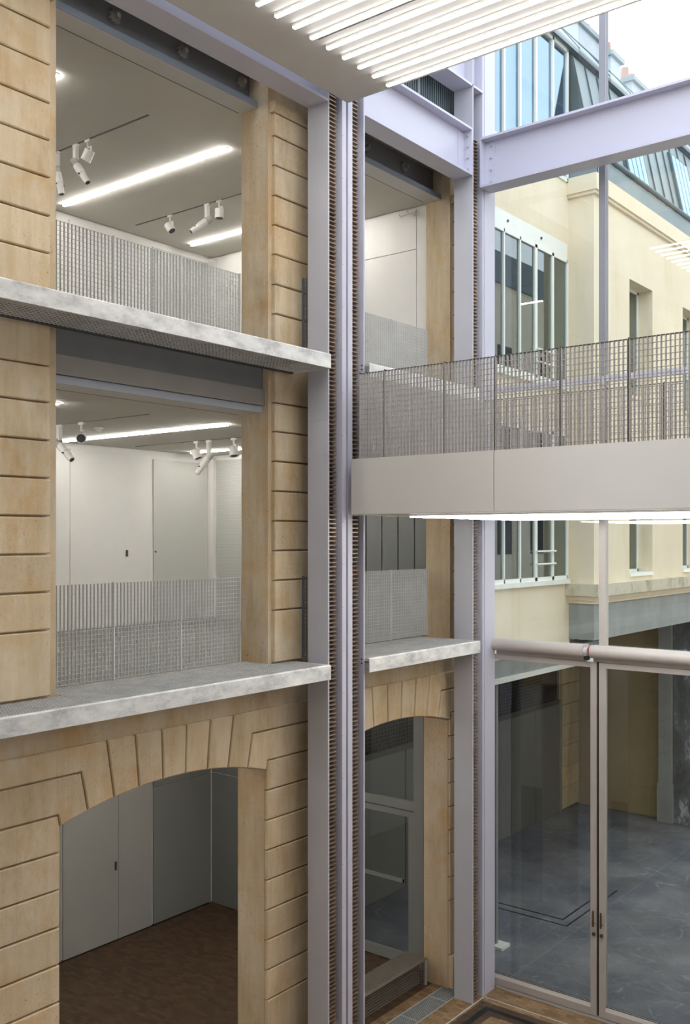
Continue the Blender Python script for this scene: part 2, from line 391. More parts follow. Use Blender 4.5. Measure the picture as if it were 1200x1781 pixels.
# ground floor
bp(8.6, 10.30, .02, 4.6, 'panelgrey'); dp = bp(10.33, 11.53, .02, 4.6, 'panelgrey'); bp(11.53, 12.33, .02, 4.6, 'panelgrey')
obj('handle', B(BACK, BACK + .03, 11.44, 11.47, 2.35, 2.55) if 0 else B(BACK, BACK + .03, 11.44, 11.47, 1.30, 1.45), 'dark', dp)
bp(12.37, 13.87, .02, 2.62, 'panelmid', .03); bp(12.37, 13.87, 2.64, 4.6, 'panelmid', .03)
obj('panel', B(BACK + .01, -12.6, END, END + .035, .02, 2.62), 'paneldark', WEND)
obj('panel', B(BACK + .01, -12.6, END, END + .035, 2.64, 4.6), 'paneldark', WEND)
struct('baseboard_back', B(BACK - .045, BACK + .01, 8.0, 13.8, 0, .02), 'black')

# ------------------------------------------------------------------ steel lintels
def lintel(y0, y1, up, label):
    if up:
        l = thing('steel_lintel', label, 'lintel', (-8.9, (y0 + y1) / 2, 12.95), 'steel lintels')
        obj('lower_flange', MB().box(-9.07, -8.78, y0, y1, 12.95, 13.035), 'soffit', l)
        obj('flange_edge', B(-8.78, -8.772, y0, y1, 12.955, 13.035), 'flange2', l)
        obj('web', B(-8.97, -8.93, y0, y1, 13.035, 13.75), 'webgrey', l)
        obj('upper_flange', B(-8.97, -8.66, y0, y1, 13.45, 13.52), 'mid', l)
        obj('inner_strip', B(-9.135, -9.10, y0, y1, 12.98, 13.1), 'dark', l)
        for k in range(3):
            cy = y0 + (1.0 + k * 1.02) * (1 if y0 < 8 else 1) - (.0 if y0 < 8 else -.32); cz = 13.26
            if cy > y1 - .1: continue
            st = MB(); n = 9; pts = []
            for i in range(2 * n):
                r = .085 if i % 2 == 0 else .06; a = math.pi * i / n; pts.append((cy + r * math.cos(a), cz + r * math.sin(a)))
            st.prism(pts, 'X', -8.93, -8.89); st.cyl((-8.89, cy, cz), (-8.83, cy, cz), .03, 10)
            obj('anchor_star', st, 'mid', l)
    else:
        l = thing('steel_lintel', label, 'lintel', (-8.9, (y0 + y1) / 2, 9.0), 'steel lintels')
        obj('lower_flange', B(-9.07, -8.70, y0, y1, 8.985, 9.07), 'soffit', l)
        obj('flange_edge', B(-8.70, -8.692, y0, y1, 8.985, 9.07), 'flange', l)
        obj('cover_plate', B(-8.74, -8.66, y0 - .05, y1 + .03, 9.075, 9.28), 'mid', l)
        obj('web', B(-8.74, -8.69, y0, y1, 9.28, 9.6), 'webgrey', l)
        obj('inner_strip', B(-9.135, -9.10, y0, y1, 8.99, 9.1), 'dark', l)
lintel(6.09, 9.3, False, 'grey steel lintel over the first-floor opening left of the columns')
lintel(6.09, 9.3, True, 'steel lintel with star-shaped anchor plates over the upper left opening')
lintel(10.48, 13.69, False, 'grey steel lintel over the first-floor opening between the two columns')
lintel(10.48, 13.69, True, 'bright steel lintel over the upper opening between the two columns')

# ------------------------------------------------------------------ galvanised walkway ledges
def ledge(y0, y1, top, op, label, xf=-7.86):
    l = thing('walkway_ledge', label, 'ledge', ((xf - 8.55) / 2, (y0 + y1) / 2, top - .19), 'galvanised walkway ledges')
    r = .03; th = .03
    obj('fascia', MB().prism([(xf - .012, top - .19), (xf, top - .185), (xf, top - .012), (xf - .012, top), (xf - .04, top), (xf - .04, top - .006), (xf - .014, top - .01), (xf - .014, top - .19)], 'Y', y0, y1), 'galvedge', l)
    obj('end_plate', MB().box(xf - .6, xf - .015, y1 - .012, y1, top - .19, top), 'galvedge', l)
    obj('back_angle', MB().box(-8.545, -8.50, y0, y1, top - .19, top - .17).box(-8.545, -8.535, y0, y1, top - .17, top - .04), 'dark', l)
    g = MB(); n = int((y1 - y0 - .02) / .034)
    for i in range(n + 1):
        y = y0 + .008 + i * .034; xb = -8.99 if any(a + .02 < y < c - .02 for a, c in op) else -8.52
        if y > y1 - .015: continue
        g.box(xb, xf - .016, y, y + .005, top - .04, top - .002)
    x = xf - .08
    while x > -8.5:
        g.box(x - .006, x, y0, y1 - .014, top - .014, top - .001); x -= .066
    while x > -8.97:
        for a, c in op: g.box(x - .006, x, max(a, y0) + .02, min(c, y1) - .02, top - .014, top - .001)
        x -= .066
    stuff(obj('grating', g, 'galv', l))
    g = MB(); y = y0 + .01                               # expanded mesh closing the underside
    while y < y1 - .02: g.box(-8.5, xf - .016, y, y + .016, top - .176, top - .172); y += .055
    x = xf - .04
    while x > -8.5: g.box(x, x + .016, y0, y1 - .014, top - .18, top - .176); x -= .055
    stuff(obj('underside_mesh', g, 'galv', l))
    y = y0 + .9
    while y < y1 - .2: obj('bracket', B(-8.5, xf - .016, y, y + .03, top - .172, top - .05), 'dark', l); y += 1.05
ledge(3.0, 9.68, L1, [(6.09, 9.3)], 'wide galvanised grating ledge above the big ground-floor arch')
ledge(3.0, 9.68, L2, [(6.09, 9.3)], 'galvanised ledge seen from below under the upper left opening')
ledge(10.5, 13.40, L1, [(10.48, 13.69)], 'short galvanised ledge between the columns, above the second arch')
ledge(10.5, 13.40, L2, [(10.48, 13.69)], 'short galvanised ledge partly hidden behind the bridge railing')

# ------------------------------------------------------------------ mesh railings
def grid(mb, p, d, length, h, cell=.05, ch=.052, dep=.026, nrm=(1, 0)):
    """square bar mesh from point p along unit d=(dx,dy); bars have depth along nrm"""
    def bar(a, c, z0, z1, dd):
        x0, y0 = p[0] + d[0] * a, p[1] + d[1] * a; x1, y1 = p[0] + d[0] * c, p[1] + d[1] * c
        q = [(x0, y0), (x1, y1), (x1 + nrm[0] * dd, y1 + nrm[1] * dd), (x0 + nrm[0] * dd, y0 + nrm[1] * dd)]
        mb.prism(q, 'Z', z0, z1)
    n = max(1, round(length / cell)); m = max(1, round(h / ch))
    for i in range(n + 1): bar(length * i / n - .0022, length * i / n + .0022, p[2], p[2] + h, dep)
    for k in range(m + 1): bar(0, length, p[2] + h * k / m - .002, p[2] + h * k / m + .003, dep * .45)
def wall_railing(y0, y1, z, label):
    r = thing('mesh_railing', label, 'railing', (-9.03, (y0 + y1) / 2, z), 'mesh railings in the wall openings')
    n = 3; L = (y1 - y0) / n
    for i in range(n):
        g = MB(); grid(g, (-9.03, y0 + i * L + .012, z + .01), (0, 1), L - .024, 1.09)
        stuff(obj('mesh_panel', g, 'mesh', r))
    for i in range(n + 1): obj('post', B(-9.035, -8.995, y0 + i * L - .007, y0 + i * L + .007, z, z + 1.11), 'mesh', r)
wall_railing(6.13, 9.2, L1, 'galvanised mesh railing in the lower left opening')
wall_railing(6.13, 9.2, L2, 'galvanised mesh railing in the upper left opening')
wall_railing(10.55, 13.62, L1, 'galvanised mesh railing between the columns, below the bridge')
wall_railing(10.55, 13.62, L2, 'galvanised mesh railing between the columns, above the bridge')
for z, lb in ((L1, 'narrow mesh end rail beside the first-floor stone pier'), (L2, 'narrow mesh end rail beside the upper stone pier')):
    r = thing('end_railing', lb, 'railing', (-8.36, 9.66, z))
    g = MB(); grid(g, (-8.50, 9.90, z + .04), (1, 0), .20, 1.06, dep=.012, nrm=(0, -1)); stuff(obj('mesh_panel', g, 'webgrey', r))
    obj('post', B(-8.515, -8.502, 9.87, 9.91, z, z + 1.11), 'webgrey', r); obj('rail_frame', B(-8.50, -8.29, 9.87, 9.91, z, z + .035), 'webgrey', r)

# ------------------------------------------------------------------ steel columns with toothed racks
def teeth(x, ya, yb, z0, z1, pitch=.056):
    g = MB(); z = z0
    while z < z1 - pitch:
        g.prism([(x - .07, z), (x, z + .020), (x, z + .034), (x - .07, z + .040)], 'Y', ya, yb); z += pitch
    return g
ZT = 19.0
cl = thing('double_column', 'pair of lavender steel columns with toothed racks, centre of the hall', 'column', (-8.11, 10.11, 0))
XC = -7.95
obj('flange', B(XC - .34, XC, 9.73, 9.755, 0, 12.9), 'paint2', cl)
obj('flange', B(XC - .34, XC, 9.73, 9.755, 12.9, ZT), 'paint2', cl)
obj('web', B(XC - .34, XC - .19, 9.755, 10.02, 0, ZT), 'track', cl)
obj('flange', B(XC - .34, XC, 10.02, 10.105, 0, ZT), 'paint', cl)
obj('flange', B(XC - .34, XC, 10.145, 10.24, 0, ZT), 'paint', cl)
obj('web', B(XC - .34, XC - .19, 10.24, 10.485, 0, ZT), 'track', cl)
obj('gap_filler', B(XC - .34, XC - .05, 10.105, 10.145, 0, ZT), 'track', cl)  # dark filler put in for the dark gap between the paired columns
obj('flange', B(XC - .34, XC, 10.485, 10.51, 0, ZT), 'paint', cl)
obj('rack_bar', B(XC - .19, XC - .115, 9.76, 9.97, 0, 14), 'track', cl)
obj('rack_bar', B(XC - .19, XC - .115, 10.25, 10.42, 0, 14), 'track', cl)
stuff(obj('toothed_rack', teeth(XC - .045, 9.79, 9.955, .02, 14.0), 'rack', cl))
stuff(obj('toothed_rack', teeth(XC - .045, 10.27, 10.42, .02, 14.0), 'rack', cl))
for z in (8.45, 8.88): obj('weld_seam', B(XC - .34, XC, 9.726, 9.731, z, z + .008), 'paint2', cl)
for y, dd in ((10.03, 1), (10.23, 1)):
    g = MB(); z = .3
    while z < 13: g.cyl((XC - .001, y, z), (XC + .003, y, z), .005, 6); z += .56
    stuff(obj('screw', g, 'dark', cl))
for z in (5.68, 9.63): obj('bolt', MB().cyl((XC - .03, 10.484, z), (XC - .03, 10.478, z), .012, 8).cyl((XC - .03, 10.484, z + .055), (XC - .03, 10.478, z + .055), .012, 8), 'dark', cl)

X2C = -8.0
c2_ = thing('corner_column', 'lavender steel column with one toothed rack beside the glass wall', 'column', (X2C - .17, 13.7, 0))
obj('flange', B(X2C - .34, X2C, 13.40, 13.425, 0, ZT), 'paint2', c2_)
obj('web', B(X2C - .34, X2C - .19, 13.425, 13.72, 0, ZT), 'track', c2_)
obj('flange', B(X2C - .34, X2C - .012, 13.72, 13.78, 0, ZT), 'paint', c2_)
obj('box_section', B(X2C - .34, X2C, 13.78, 14.10, 0, ZT), 'paint', c2_)
obj('rack_bar', B(X2C - .19, X2C - .115, 13.43, 13.64, 0, 13.75), 'track', c2_)
stuff(obj('toothed_rack', teeth(X2C - .045, 13.46, 13.63, .02, 13.75), 'rack', c2_))

# ------------------------------------------------------------------ beams
def ibeam_y(name, label, x0, x1, y0, y1, z0, z1, tf=.035, plate=None, bolts=True):
    b = thing(name, label, 'beam', ((x0 + x1) / 2, (y0 + y1) / 2, z0))
    obj('lower_flange', B(x0, x1, y0, y1, z0, z0 + tf), 'paint', b); obj('upper_flange', B(x0, x1, y0, y1, z1 - tf, z1), 'paint', b)
    xm = (x0 + x1) / 2; obj('web', B(xm - .02, xm + .02, y0, y1, z0 + tf, z1 - tf), 'paint', b)
    if bolts:
        obj('end_plate', B(xm + .02, x1, y1 - .02, y1, z0 + tf, z1 - tf), 'paint', b)
        obj('angle_cleat', B(xm + .02, xm + .032, y1 - .20, y1 - .02, z0 + tf + .04, z1 - tf - .04), 'paint', b)
        for k in range(4):
            z = z0 + .11 + k * (z1 - z0 - .22) / 3; obj('bolt', MB().cyl((xm + .10, y1 - .02, z), (xm + .10, y1 - .05, z), .02, 6), 'paint2', b)
    return b
ibeam_y('steel_beam', 'lavender beam with a mauve underside along the top left of the hall', -8.29, -7.95, 2.0, 9.728, 12.97, 13.75, bolts=False)
ibeam_y('steel_beam', 'lavender beam bolted between the double column and the corner column', -8.34, -8.0, 10.512, 13.398, 13.09, 13.84)
ibeam_y('steel_beam', 'topmost lavender beam above the ribbed louvre screen', -8.34, -8.0, 10.512, 13.72, 14.50, 15.3, bolts=False)
b = thing('steel_beam', 'long lavender beam crossing in front of the sky and the glass wall', 'beam', (-3, 13.78, 12.95))
obj('lower_flange', B(-7.99, 2, 13.6, 13.94, 12.95, 12.985), 'paint', b); obj('upper_flange', B(-7.99, 2, 13.6, 13.94, 13.71, 13.745), 'paint', b)
obj('web', B(-7.99, 2, 13.76, 13.80, 12.985, 13.71), 'paint', b); obj('end_plate', B(-7.99, -7.97, 13.6, 13.76, 12.985, 13.71), 'paint', b)
obj('angle_cleat', B(-7.97, -7.80, 13.745, 13.76, 13.02, 13.67), 'paint', b)
for k in range(4): obj('bolt', MB().cyl((-7.86, 13.745, 13.06 + k * .19), (-7.86, 13.715, 13.06 + k * .19), .02, 6), 'paint2', b)

# louvre screen behind the topmost beam
lv = thing('louvre_screen', 'dark ribbed metal louvre screen above the upper opening', 'louvre', (-8.55, 12.4, 13.85))
obj('backing', B(-8.598, -8.56, 10.6, 14.2, 13.85, 15.6), 'zincdark', lv)
g = MB(); y = 10.62
while y < 14.18: g.box(-8.56, -8.51, y, y + .022, 13.85, 15.6); y += .062
stuff(obj('rib', g, 'zinc', lv))
for y in (12.62,): obj('joint_strip', B(-8.56, -8.50, y, y + .03, 13.85, 15.6), 'galv', lv)

# ------------------------------------------------------------------ upper platform soffit (ceiling of the near bay) and its tubes
so = struct('ceiling', MB().box(-7.83, 3.0, -2.2, 9.985, 13.0, 13.02).box(-7.79, 3.0, -2.2, 9.945, 13.02, 13.6), 'soffit')
obj('edge_trim', MB().box(-7.835, 3.0, 9.985, 9.99, 13.0, 13.045).box(-7.835, -7.83, .6, 9.985, 13.0, 13.045), 'alu', so)
obj('slot_line', MB().box(-7.09, 2.5, 8.498, 8.512, 12.997, 13.0), 'black', so)
obj('slot_line', MB().box(-5.75, -5.45, 8.79 - .63, 8.80 - .63, 12.997, 13.0), 'mid', so)
ORD = 'first second third fourth fifth sixth seventh eighth ninth tenth eleventh twelfth thirteenth fourteenth fifteenth sixteenth seventeenth eighteenth'.split()
def strip_x(x0, x1, y, z, label, group, wd=.04, dp=.045, mat='tube'):
    l = thing('light_strip', label, 'light', ((x0 + x1) / 2, y, z - dp), group)
    zh = z - (.027 if mat == 'tube' else .012)
    obj('diffuser', B(x0 + .01, x1 - .01, y - wd / 2, y + wd / 2, z - dp, zh), mat, l)
    obj('housing', B(x0, x1, y - wd / 2 - .004, y + wd / 2 + .004, zh, z - .001), 'white', l)
    obj('end_cap', MB().box(x0, x0 + .01, y - wd / 2, y + wd / 2, z - dp, z - .012), 'white', l)
for i in range(18): strip_x(-7.11, -.6, 9.85 - .292 * i, 13.0, 'glowing tube light under the high platform, %s in from its front edge' % ORD[i], 'tube lights under the high platform')

# ------------------------------------------------------------------ bridge platform
BY0, BY1, BZ0, BZ1 = 10.06, 13.36, 7.665, 8.39
br = thing('platform_bridge', 'pale metal platform bridge with a mesh railing and lit underside', 'platform', (-3.5, 11.7, BZ0))
xs = P925 = -5.72
obj('fascia_panel', B(-7.83, xs - .003, BY0, BY0 + .02, BZ0, BZ1), 'fascia', br)
obj('fascia_panel', B(xs + .003, 1.0, BY0, BY0 + .02, BZ0, BZ1), 'fascia', br)
obj('side_panel', B(-7.83, -7.81, BY0 + .02, BY1, BZ0, BZ1), 'fascia', br)
obj('rear_panel', B(-7.81, 1.0, BY1 - .02, BY1, BZ0, BZ1), 'fascia', br)
obj('soffit', B(-7.81, 1.0, BY0 + .02, BY1 - .02, BZ0 + .005, BZ0 + .03), 'soffit', br)
obj('deck', B(-7.81, 1.0, BY0 + .02, BY1 - .02, BZ1 - .06, BZ1 - .02), 'wood', br)
obj('edge_lip', MB().box(-7.83, 1.0, BY0 - .004, BY0, BZ0, BZ0 + .012), 'alu', br)
posts = [-7.72, -7.32, -6.42, -5.72, -4.89, -4.1, -3.3, -2.5, -1.7, -.9]
for a, c in zip(posts, posts[1:]):
    g = MB(); grid(g, (a + .012, BY0 + .06, BZ1 - .02), (1, 0), c - a - .024, 1.12, .05, .066, .045, (0, -1)); stuff(obj('mesh_panel', g, 'meshdark', br))
    g = MB(); grid(g, (a + .012, BY1 - .06, BZ1 - .02), (1, 0), c - a - .024, 1.12, .05, .066, .045, (0, -1)); stuff(obj('mesh_panel', g, 'meshdark', br))
for x in posts:
    for y in (BY0 + .03, BY1 - .09): obj('post', B(x - .006, x + .006, y, y + .035, BZ1 - .02, BZ1 + 1.12), 'dark', br)
for y in (BY0 + .03, BY1 - .09): obj('top_rail', B(-7.73, -.9, y, y + .035, BZ1 + 1.098, BZ1 + 1.106), 'dark', br)
g = MB(); grid(g, (-7.76, BY0 + .1, BZ1 - .02), (0, 1), 3.1, 1.12, .05, .066, .028, (1, 0)); stuff(obj('mesh_panel', g, 'mesh', br))
for i in range(10): strip_x(-7.1, .8, 10.35 + .292 * i, BZ0 + .005, 'white tube light under the bridge platform, %s behind its fascia' % ORD[i], 'tube lights under the bridge')

# ------------------------------------------------------------------ gallery tubes, tracks, spotlights
for z, nm in ((C2, 'upper gallery'), (C1, 'first-floor gallery')):
    strip_x(-14.05, -10.12, 10.1, z, 'long tube light on the %s ceiling, nearer of its pair' % nm, 'gallery tube lights', .036, .03, 'roomtube')
    strip_x(-14.03, -10.12, 13.0, z, 'tube light on the %s ceiling, farther of its pair, cut by the pier' % nm, 'gallery tube lights', .036, .03, 'roomtube')
    strip_x(-14.05, -10.12, 7.2, z, 'tube light on the %s ceiling at the far left, mostly hidden by the pier' % nm, 'gallery tube lights', .036, .03, 'roomtube')
    tr = tag(obj('light_track', B(-13.9, -10.17, 8.64, 8.67, z - .006, z), 'dark'), 'dark ceiling track nearer the facade in the %s' % nm, 'track')
    tr = tag(obj('light_track', B(-13.95, -10.17, 11.56, 11.59, z - .006, z), 'dark'), 'dark ceiling track near the back wall of the %s' % nm, 'track')
for y in (4.2, 7.4, 10.2): strip_x(-13.9, -10.0, y, 5.25, 'added unseen fill tube on the ground-floor room ceiling, %s the arch' % ('left of' if y < 5 else 'behind' if y < 9 else 'right of'), 'added ground-floor fill tubes', .036, .03, 'roomtube')  # fill tubes added out of view to brighten the ground-floor room
def spot(x, y, z, kind, aim, label):
    l = thing('track_spotlight', label, 'spotlight', (x, y, z), 'white track spotlights')
    obj('adapter', B(x - .055, x + .055, y - .018, y + .018, z - .035, z), 'panelwhite', l)
    a = Vector(aim).normalized()
    if kind == 'drum':
        obj('arm', MB().box(x - .012, x + .012, y - .012, y + .012, z - .12, z - .035).box(x - .012, x + .07, y - .012, y + .012, z - .13, z - .11).box(x + .058, x + .078, y - .012, y + .012, z - .22, z - .11), 'panelwhite', l)
        c = Vector((x, y, z - .22)); h = obj('lamp_head', MB().cyl(c - a * .075, c + a * .075, .073, 20), 'panelwhite', l, True)
        obj('lens', MB().cyl(c + a * .075, c + a * .078, .06, 20), 'dark', h)
        obj('rim', MB().cyl(c + a * .06, c + a * .082, .076, 20, caps=False), 'panelwhite', h)
    else:
        obj('arm', MB().box(x - .03, x + .03, y - .03, y + .03, z - .30, z - .035), 'panelwhite', l)
        c = Vector((x, y, z - .28)) + a * .05; h = obj('lamp_head', MB().cyl(c - a * .12, c + a * .13, .058, 16), 'panelwhite', l, True)
        s2 = obj('snoot', MB().cyl(c + a * .13, c + a * .30, .05, 16, .045), 'panelwhite', h, True)
        obj('lens', MB().cyl(c + a * .30, c + a * .304, .036, 14), 'dark', h)
        g = MB()
        for k in range(6): g.cyl(c - a * (.11 - .016 * k), c - a * (.105 - .016 * k), .063, 16)
        stuff(obj('cooling_fin', g, 'mid', h))
        for sg in (1, -1): obj('shutter_knob', MB().cyl(c + a * .15 + Vector((0, .045 * sg, 0)), c + a * .15 + Vector((0, .08 * sg, 0)), .01, 8), 'dark', h)
spot(-11.75, 8.655, C2 - .005, 'long', (.55, .2, -.85), 'long white projector spot tilting down at the left of the upper gallery')
spot(-11.47, 8.655, C2 - .005, 'drum', (-.5, -.1, -.8), 'small white drum spot just right of the long upper-left projector')
spot(-12.2, 8.655, C2 - .005, 'long', (.2, .1, -1), 'white projector spot half hidden by the left pier, upper gallery')
spot(-13.03, 11.575, C2 - .005, 'drum', (.55, .1, -.8), 'white drum spot alone at the left end of the rear upper track')
spot(-12.1, 11.575, C2 - .005, 'long', (-.45, -.75, -.7), 'white projector spot in the middle of the rear upper track')
spot(-11.81, 11.575, C2 - .005, 'drum', (0, 0, -1), 'white drum spot pointing straight down, right on the rear upper track')
spot(-12.14, 8.655, C1 - .005, 'long', (.75, .1, -.7), 'white projector spot half hidden by the left pier, first floor')
spot(-11.62, 8.655, C1 - .005, 'drum', (.6, -.5, -.15), 'white drum spot facing the hall, left on the first floor')
spot(-12.36, 11.575, C1 - .005, 'drum', (.3, .1, -.7), 'white drum spot glowing in front of the rear first-floor tube light')
spot(-12.06, 11.575, C1 - .005, 'long', (-.5, -.4, -.9), 'white projector spot aimed down, beside the rear first-floor tube light')
spot(-11.47, 11.575, C1 - .005, 'drum', (.2, -.1, -.9), 'small white drum spot nearest the pier on the first floor')
d = thing('smoke_detector', 'small white smoke detector beside the drum spot on the first floor', 'detector', (-12.0, 9.25, C1))
obj('base_ring', MB().cyl((-12.0, 9.25, C1 - .001), (-12.0, 9.25, C1 - .02), .07, 16), 'panelwhite', d); obj('sensor_dome', MB().cyl((-12.0, 9.25, C1 - .02), (-12.0, 9.25, C1 - .06), .055, 14, .03), 'panelwhite', d, True)
d = thing('security_camera', 'small white security camera at the top of the end wall', 'camera', (-9.5, 13.86, 12.84))
obj('wall_mount', B(-9.44, -9.38, 13.82, 13.88, 12.86, 12.93), 'panelwhite', d); obj('camera_arm', MB().cyl((-9.42, 13.83, 12.9), (-9.5, 13.74, 12.88), .012, 8), 'panelwhite', d)
h = obj('camera_body', MB().cyl((-9.46, 13.72, 12.89), (-9.60, 13.70, 12.86), .038, 12), 'panelwhite', d, True); obj('lens', MB().cyl((-9.60, 13.70, 12.86), (-9.606, 13.70, 12.858), .03, 12), 'black', h)

# ------------------------------------------------------------------ ground-floor glazed end, bench, trench grate
gz = thing('glazed_door_screen', 'grey framed glass door screen at the end behind the second arch', 'door', (-9.95, 13.95, 0))
obj('jamb', B(-9.47, -9.27, 13.9, 13.99, 0, 4.74), 'aludark', gz)
obj('jamb', B(-10.8, -10.72, 13.9, 13.99, 0, 4.74), 'aludark', gz)
obj('transom', B(-10.72, -9.47, 13.9, 13.99, 2.68, 2.84), 'aludark', gz)
obj('head_frame', B(-10.72, -9.47, 13.9, 13.99, 4.66, 4.74), 'aludark', gz)
lf = obj('door_leaf', MB().box(-9.58, -9.475, 13.91, 13.97, .02, 2.66).box(-10.70, -9.58, 13.91, 13.97, 2.56, 2.66).box(-10.70, -9.58, 13.91, 13.97, .02, .2).box(-10.715, -10.62, 13.91, 13.97, .02, 2.66), 'aludark', gz)
obj('pane', B(-10.62, -9.58, 13.935, 13.942, .2, 2.56), 'doorglass', lf)
obj('push_bar', MB().box(-10.6, -9.66, 13.87, 13.9, 1.42, 1.48).box(-9.68, -9.66, 13.87, 13.92, 1.42, 1.48), 'aludark', lf)
obj('pane', B(-10.72, -9.47, 13.935, 13.942, 2.84, 4.66), 'doorglass', gz)
bn = thing('grating_bench', 'galvanised grating bench along the wall under the second arch', 'bench', (-9.0, 12.3, 0))
bx0, bx1, by0, by1, bz = -9.36, -8.95, 10.62, 13.52, .45
g = MB(); y = by0 + .02
while y < by1: g.box(bx0, bx1, y, y + .004, bz - .035, bz); y += .034
x = bx0
while x < bx1 + .001: g.box(x - .003, x + .003, by0, by1, bz - .03, bz - .001); x += .034
stuff(obj('seat_grating', g, 'benchmesh', bn))
obj('seat_edge', B(bx1 - .004, bx1 + .006, by0, by1, bz - .04, bz + .002), 'benchmesh', bn)
g = MB(); grid(g, (bx1 - .12, by0, .0), (0, 1), by1 - by0 - .04, bz - .04, .05, .045, .03, (-1, 0)); stuff(obj('front_grating', g, 'benchmesh', bn))
g = MB(); grid(g, (bx0, by1 - .03, 0), (1, 0), bx1 - bx0, bz - .04, .045, .045, .03, (0, 1)); stuff(obj('side_grating', g, 'benchmesh', bn))
obj('side_frame', B(bx1 - .02, bx1 + .004, by1 - .03, by1 + .004, 0, bz - .04), 'galv', bn)
tg = thing('trench_grate', 'narrow steel trench grate let into the wood floor beside the columns', 'grate', (-8.5, 11.7, 0))
g = MB(); x = -8.68
while x < -8.36: g.box(x, x + .006, 9.9, 13.66, 0, .006); x += .026
stuff(obj('grate_bar', g, 'galv', tg))
obj('trench_bed', B(-8.69, -8.35, 9.9, 13.66, 0, .001), 'track', tg)
obj('frame_edge', MB().box(-8.70, -8.69, 9.9, 13.66, 0, .007).box(-8.35, -8.34, 9.9, 13.66, 0, .007), 'galv', tg)
g = MB(); y = 10.0
while y < 13.6: g.box(-8.68, -8.36, y, y + .008, 0, .0065); y += .8
obj('cross_bar', g, 'galv', tg)

# ------------------------------------------------------------------ glass wall of the tower
GY = 14.2
gw = struct('window_1', MB().box(-6.215, -6.115, GY - .06, GY + .06, 5.72, 9.745).box(-4.32, -4.22, GY - .06, GY + .06, 5.72, 9.745), 'alu')
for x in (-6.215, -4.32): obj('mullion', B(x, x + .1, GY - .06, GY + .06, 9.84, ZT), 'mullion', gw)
obj('corner_frame', B(-8.16, -8.12, GY - .04, GY + .04, 5.7, ZT), 'alu', gw)
obj('transom', B(-8.12, 1, GY - .05, GY + .05, 9.745, 9.84), 'paint', gw)
for x0, x1 in ((-8.12, -6.215), (-6.115, -4.32), (-4.22, -1.0)):
    for z0, z1 in ((5.72, 9.745), (9.84, ZT)): obj('pane', B(x0, x1, GY - .006, GY + .006, z0, z1), 'glass', gw)
obj('mullion_bracket', MB().box(-6.20, -6.12, GY - .075, GY - .06, 5.72, 5.86), 'alu', gw)
def tube(x0, x1, label):
    t_ = thing('roller_tube', label, 'tube', ((x0 + x1) / 2, GY - .12, 5.53))
    obj('casing', MB().cyl((x0, GY - .12, 5.63), (x1, GY - .12, 5.63), .10, 24), 'alu', t_, True)
    obj('mounting_rail', B(x0, x1, GY - .05, GY + .05, 5.47, 5.72), 'alu', t_)
    return t_
t1 = tube(-8.0, -6.42, 'pale roller tube above the left glass door, from column to mullion')
obj('end_bracket', MB().cyl((-6.42, GY - .12, 5.63), (-6.36, GY - .12, 5.63), .07, 14).box(-6.41, -6.38, GY - .16, GY - .08, 5.50, 5.74), 'galv', t1)
obj('drive_motor', MB().box(-6.40, -6.345, GY - .2, GY - .1, 5.50, 5.56), 'black', t1)
t2 = tube(-6.31, -1.0, 'pale roller tube above the right glass door, running out of frame')
obj('red_cap', MB().cyl((-6.335, GY - .12, 5.64), (-6.31, GY - .12, 5.64), .075, 14), 'red', t2)
def door(x0, x1, name, label, hx):
    d = thing(name, label, 'door', ((x0 + x1) / 2, GY, 0))
    s = .10; z0, z1 = .05, 5.46
    obj('stile', B(x0, x0 + s, GY - .05, GY + .03, z0, z1), 'alu', d); obj('stile', B(x1 - s, x1, GY - .05, GY + .03, z0, z1), 'alu', d)
    obj('bottom_rail', MB().prism([(GY - .055, z0), (GY + .03, z0), (GY + .03, z0 + .16), (GY - .02, z0 + .16), (GY - .055, z0 + .11)], 'X', x0 + s, x1 - s), 'alu', d)
    obj('top_rail', B(x0 + s, x1 - s, GY - .05, GY + .03, z1 - .08, z1), 'alu', d)
    obj('pane', B(x0 + s, x1 - s, GY - .006, GY + .006, z0 + .15, z1 - .08), 'doorglass', d)
    obj('glazing_bead', MB().box(x0 + s, x1 - s, GY - .02, GY - .012, z0 + .165, z0 + .172).box(x0 + s, x1 - s, GY - .02, GY - .012, z0 + .185, z0 + .19), 'black', d)
    if x1 < -5: obj('edge_gap_strip', B(x1 + .002, x1 + .038, GY - .02, GY + .02, z0, z1), 'black', d)  # black strip added in place of the dark gap between the doors
    h = obj('handle', MB().box(hx - .012, hx + .012, GY - .10, GY - .085, 1.42, 1.66).box(hx - .01, hx + .01, GY - .09, GY - .05, 1.45, 1.47), 'brass', d)
    obj('lock', MB().cyl((hx, GY - .05, 1.30), (hx, GY - .075, 1.30), .028, 12), 'brass', d)
door(-8.2, -6.26, 'glass_door', 'tall aluminium glass door beside the corner column', -6.30)
door(-6.22, -4.2, 'glass_door', 'tall aluminium glass door at the right edge of the hall', -6.175)
struct('trim_5', B(-8.0, 1, GY - .07, GY + .06, 0, .03), 'alu')

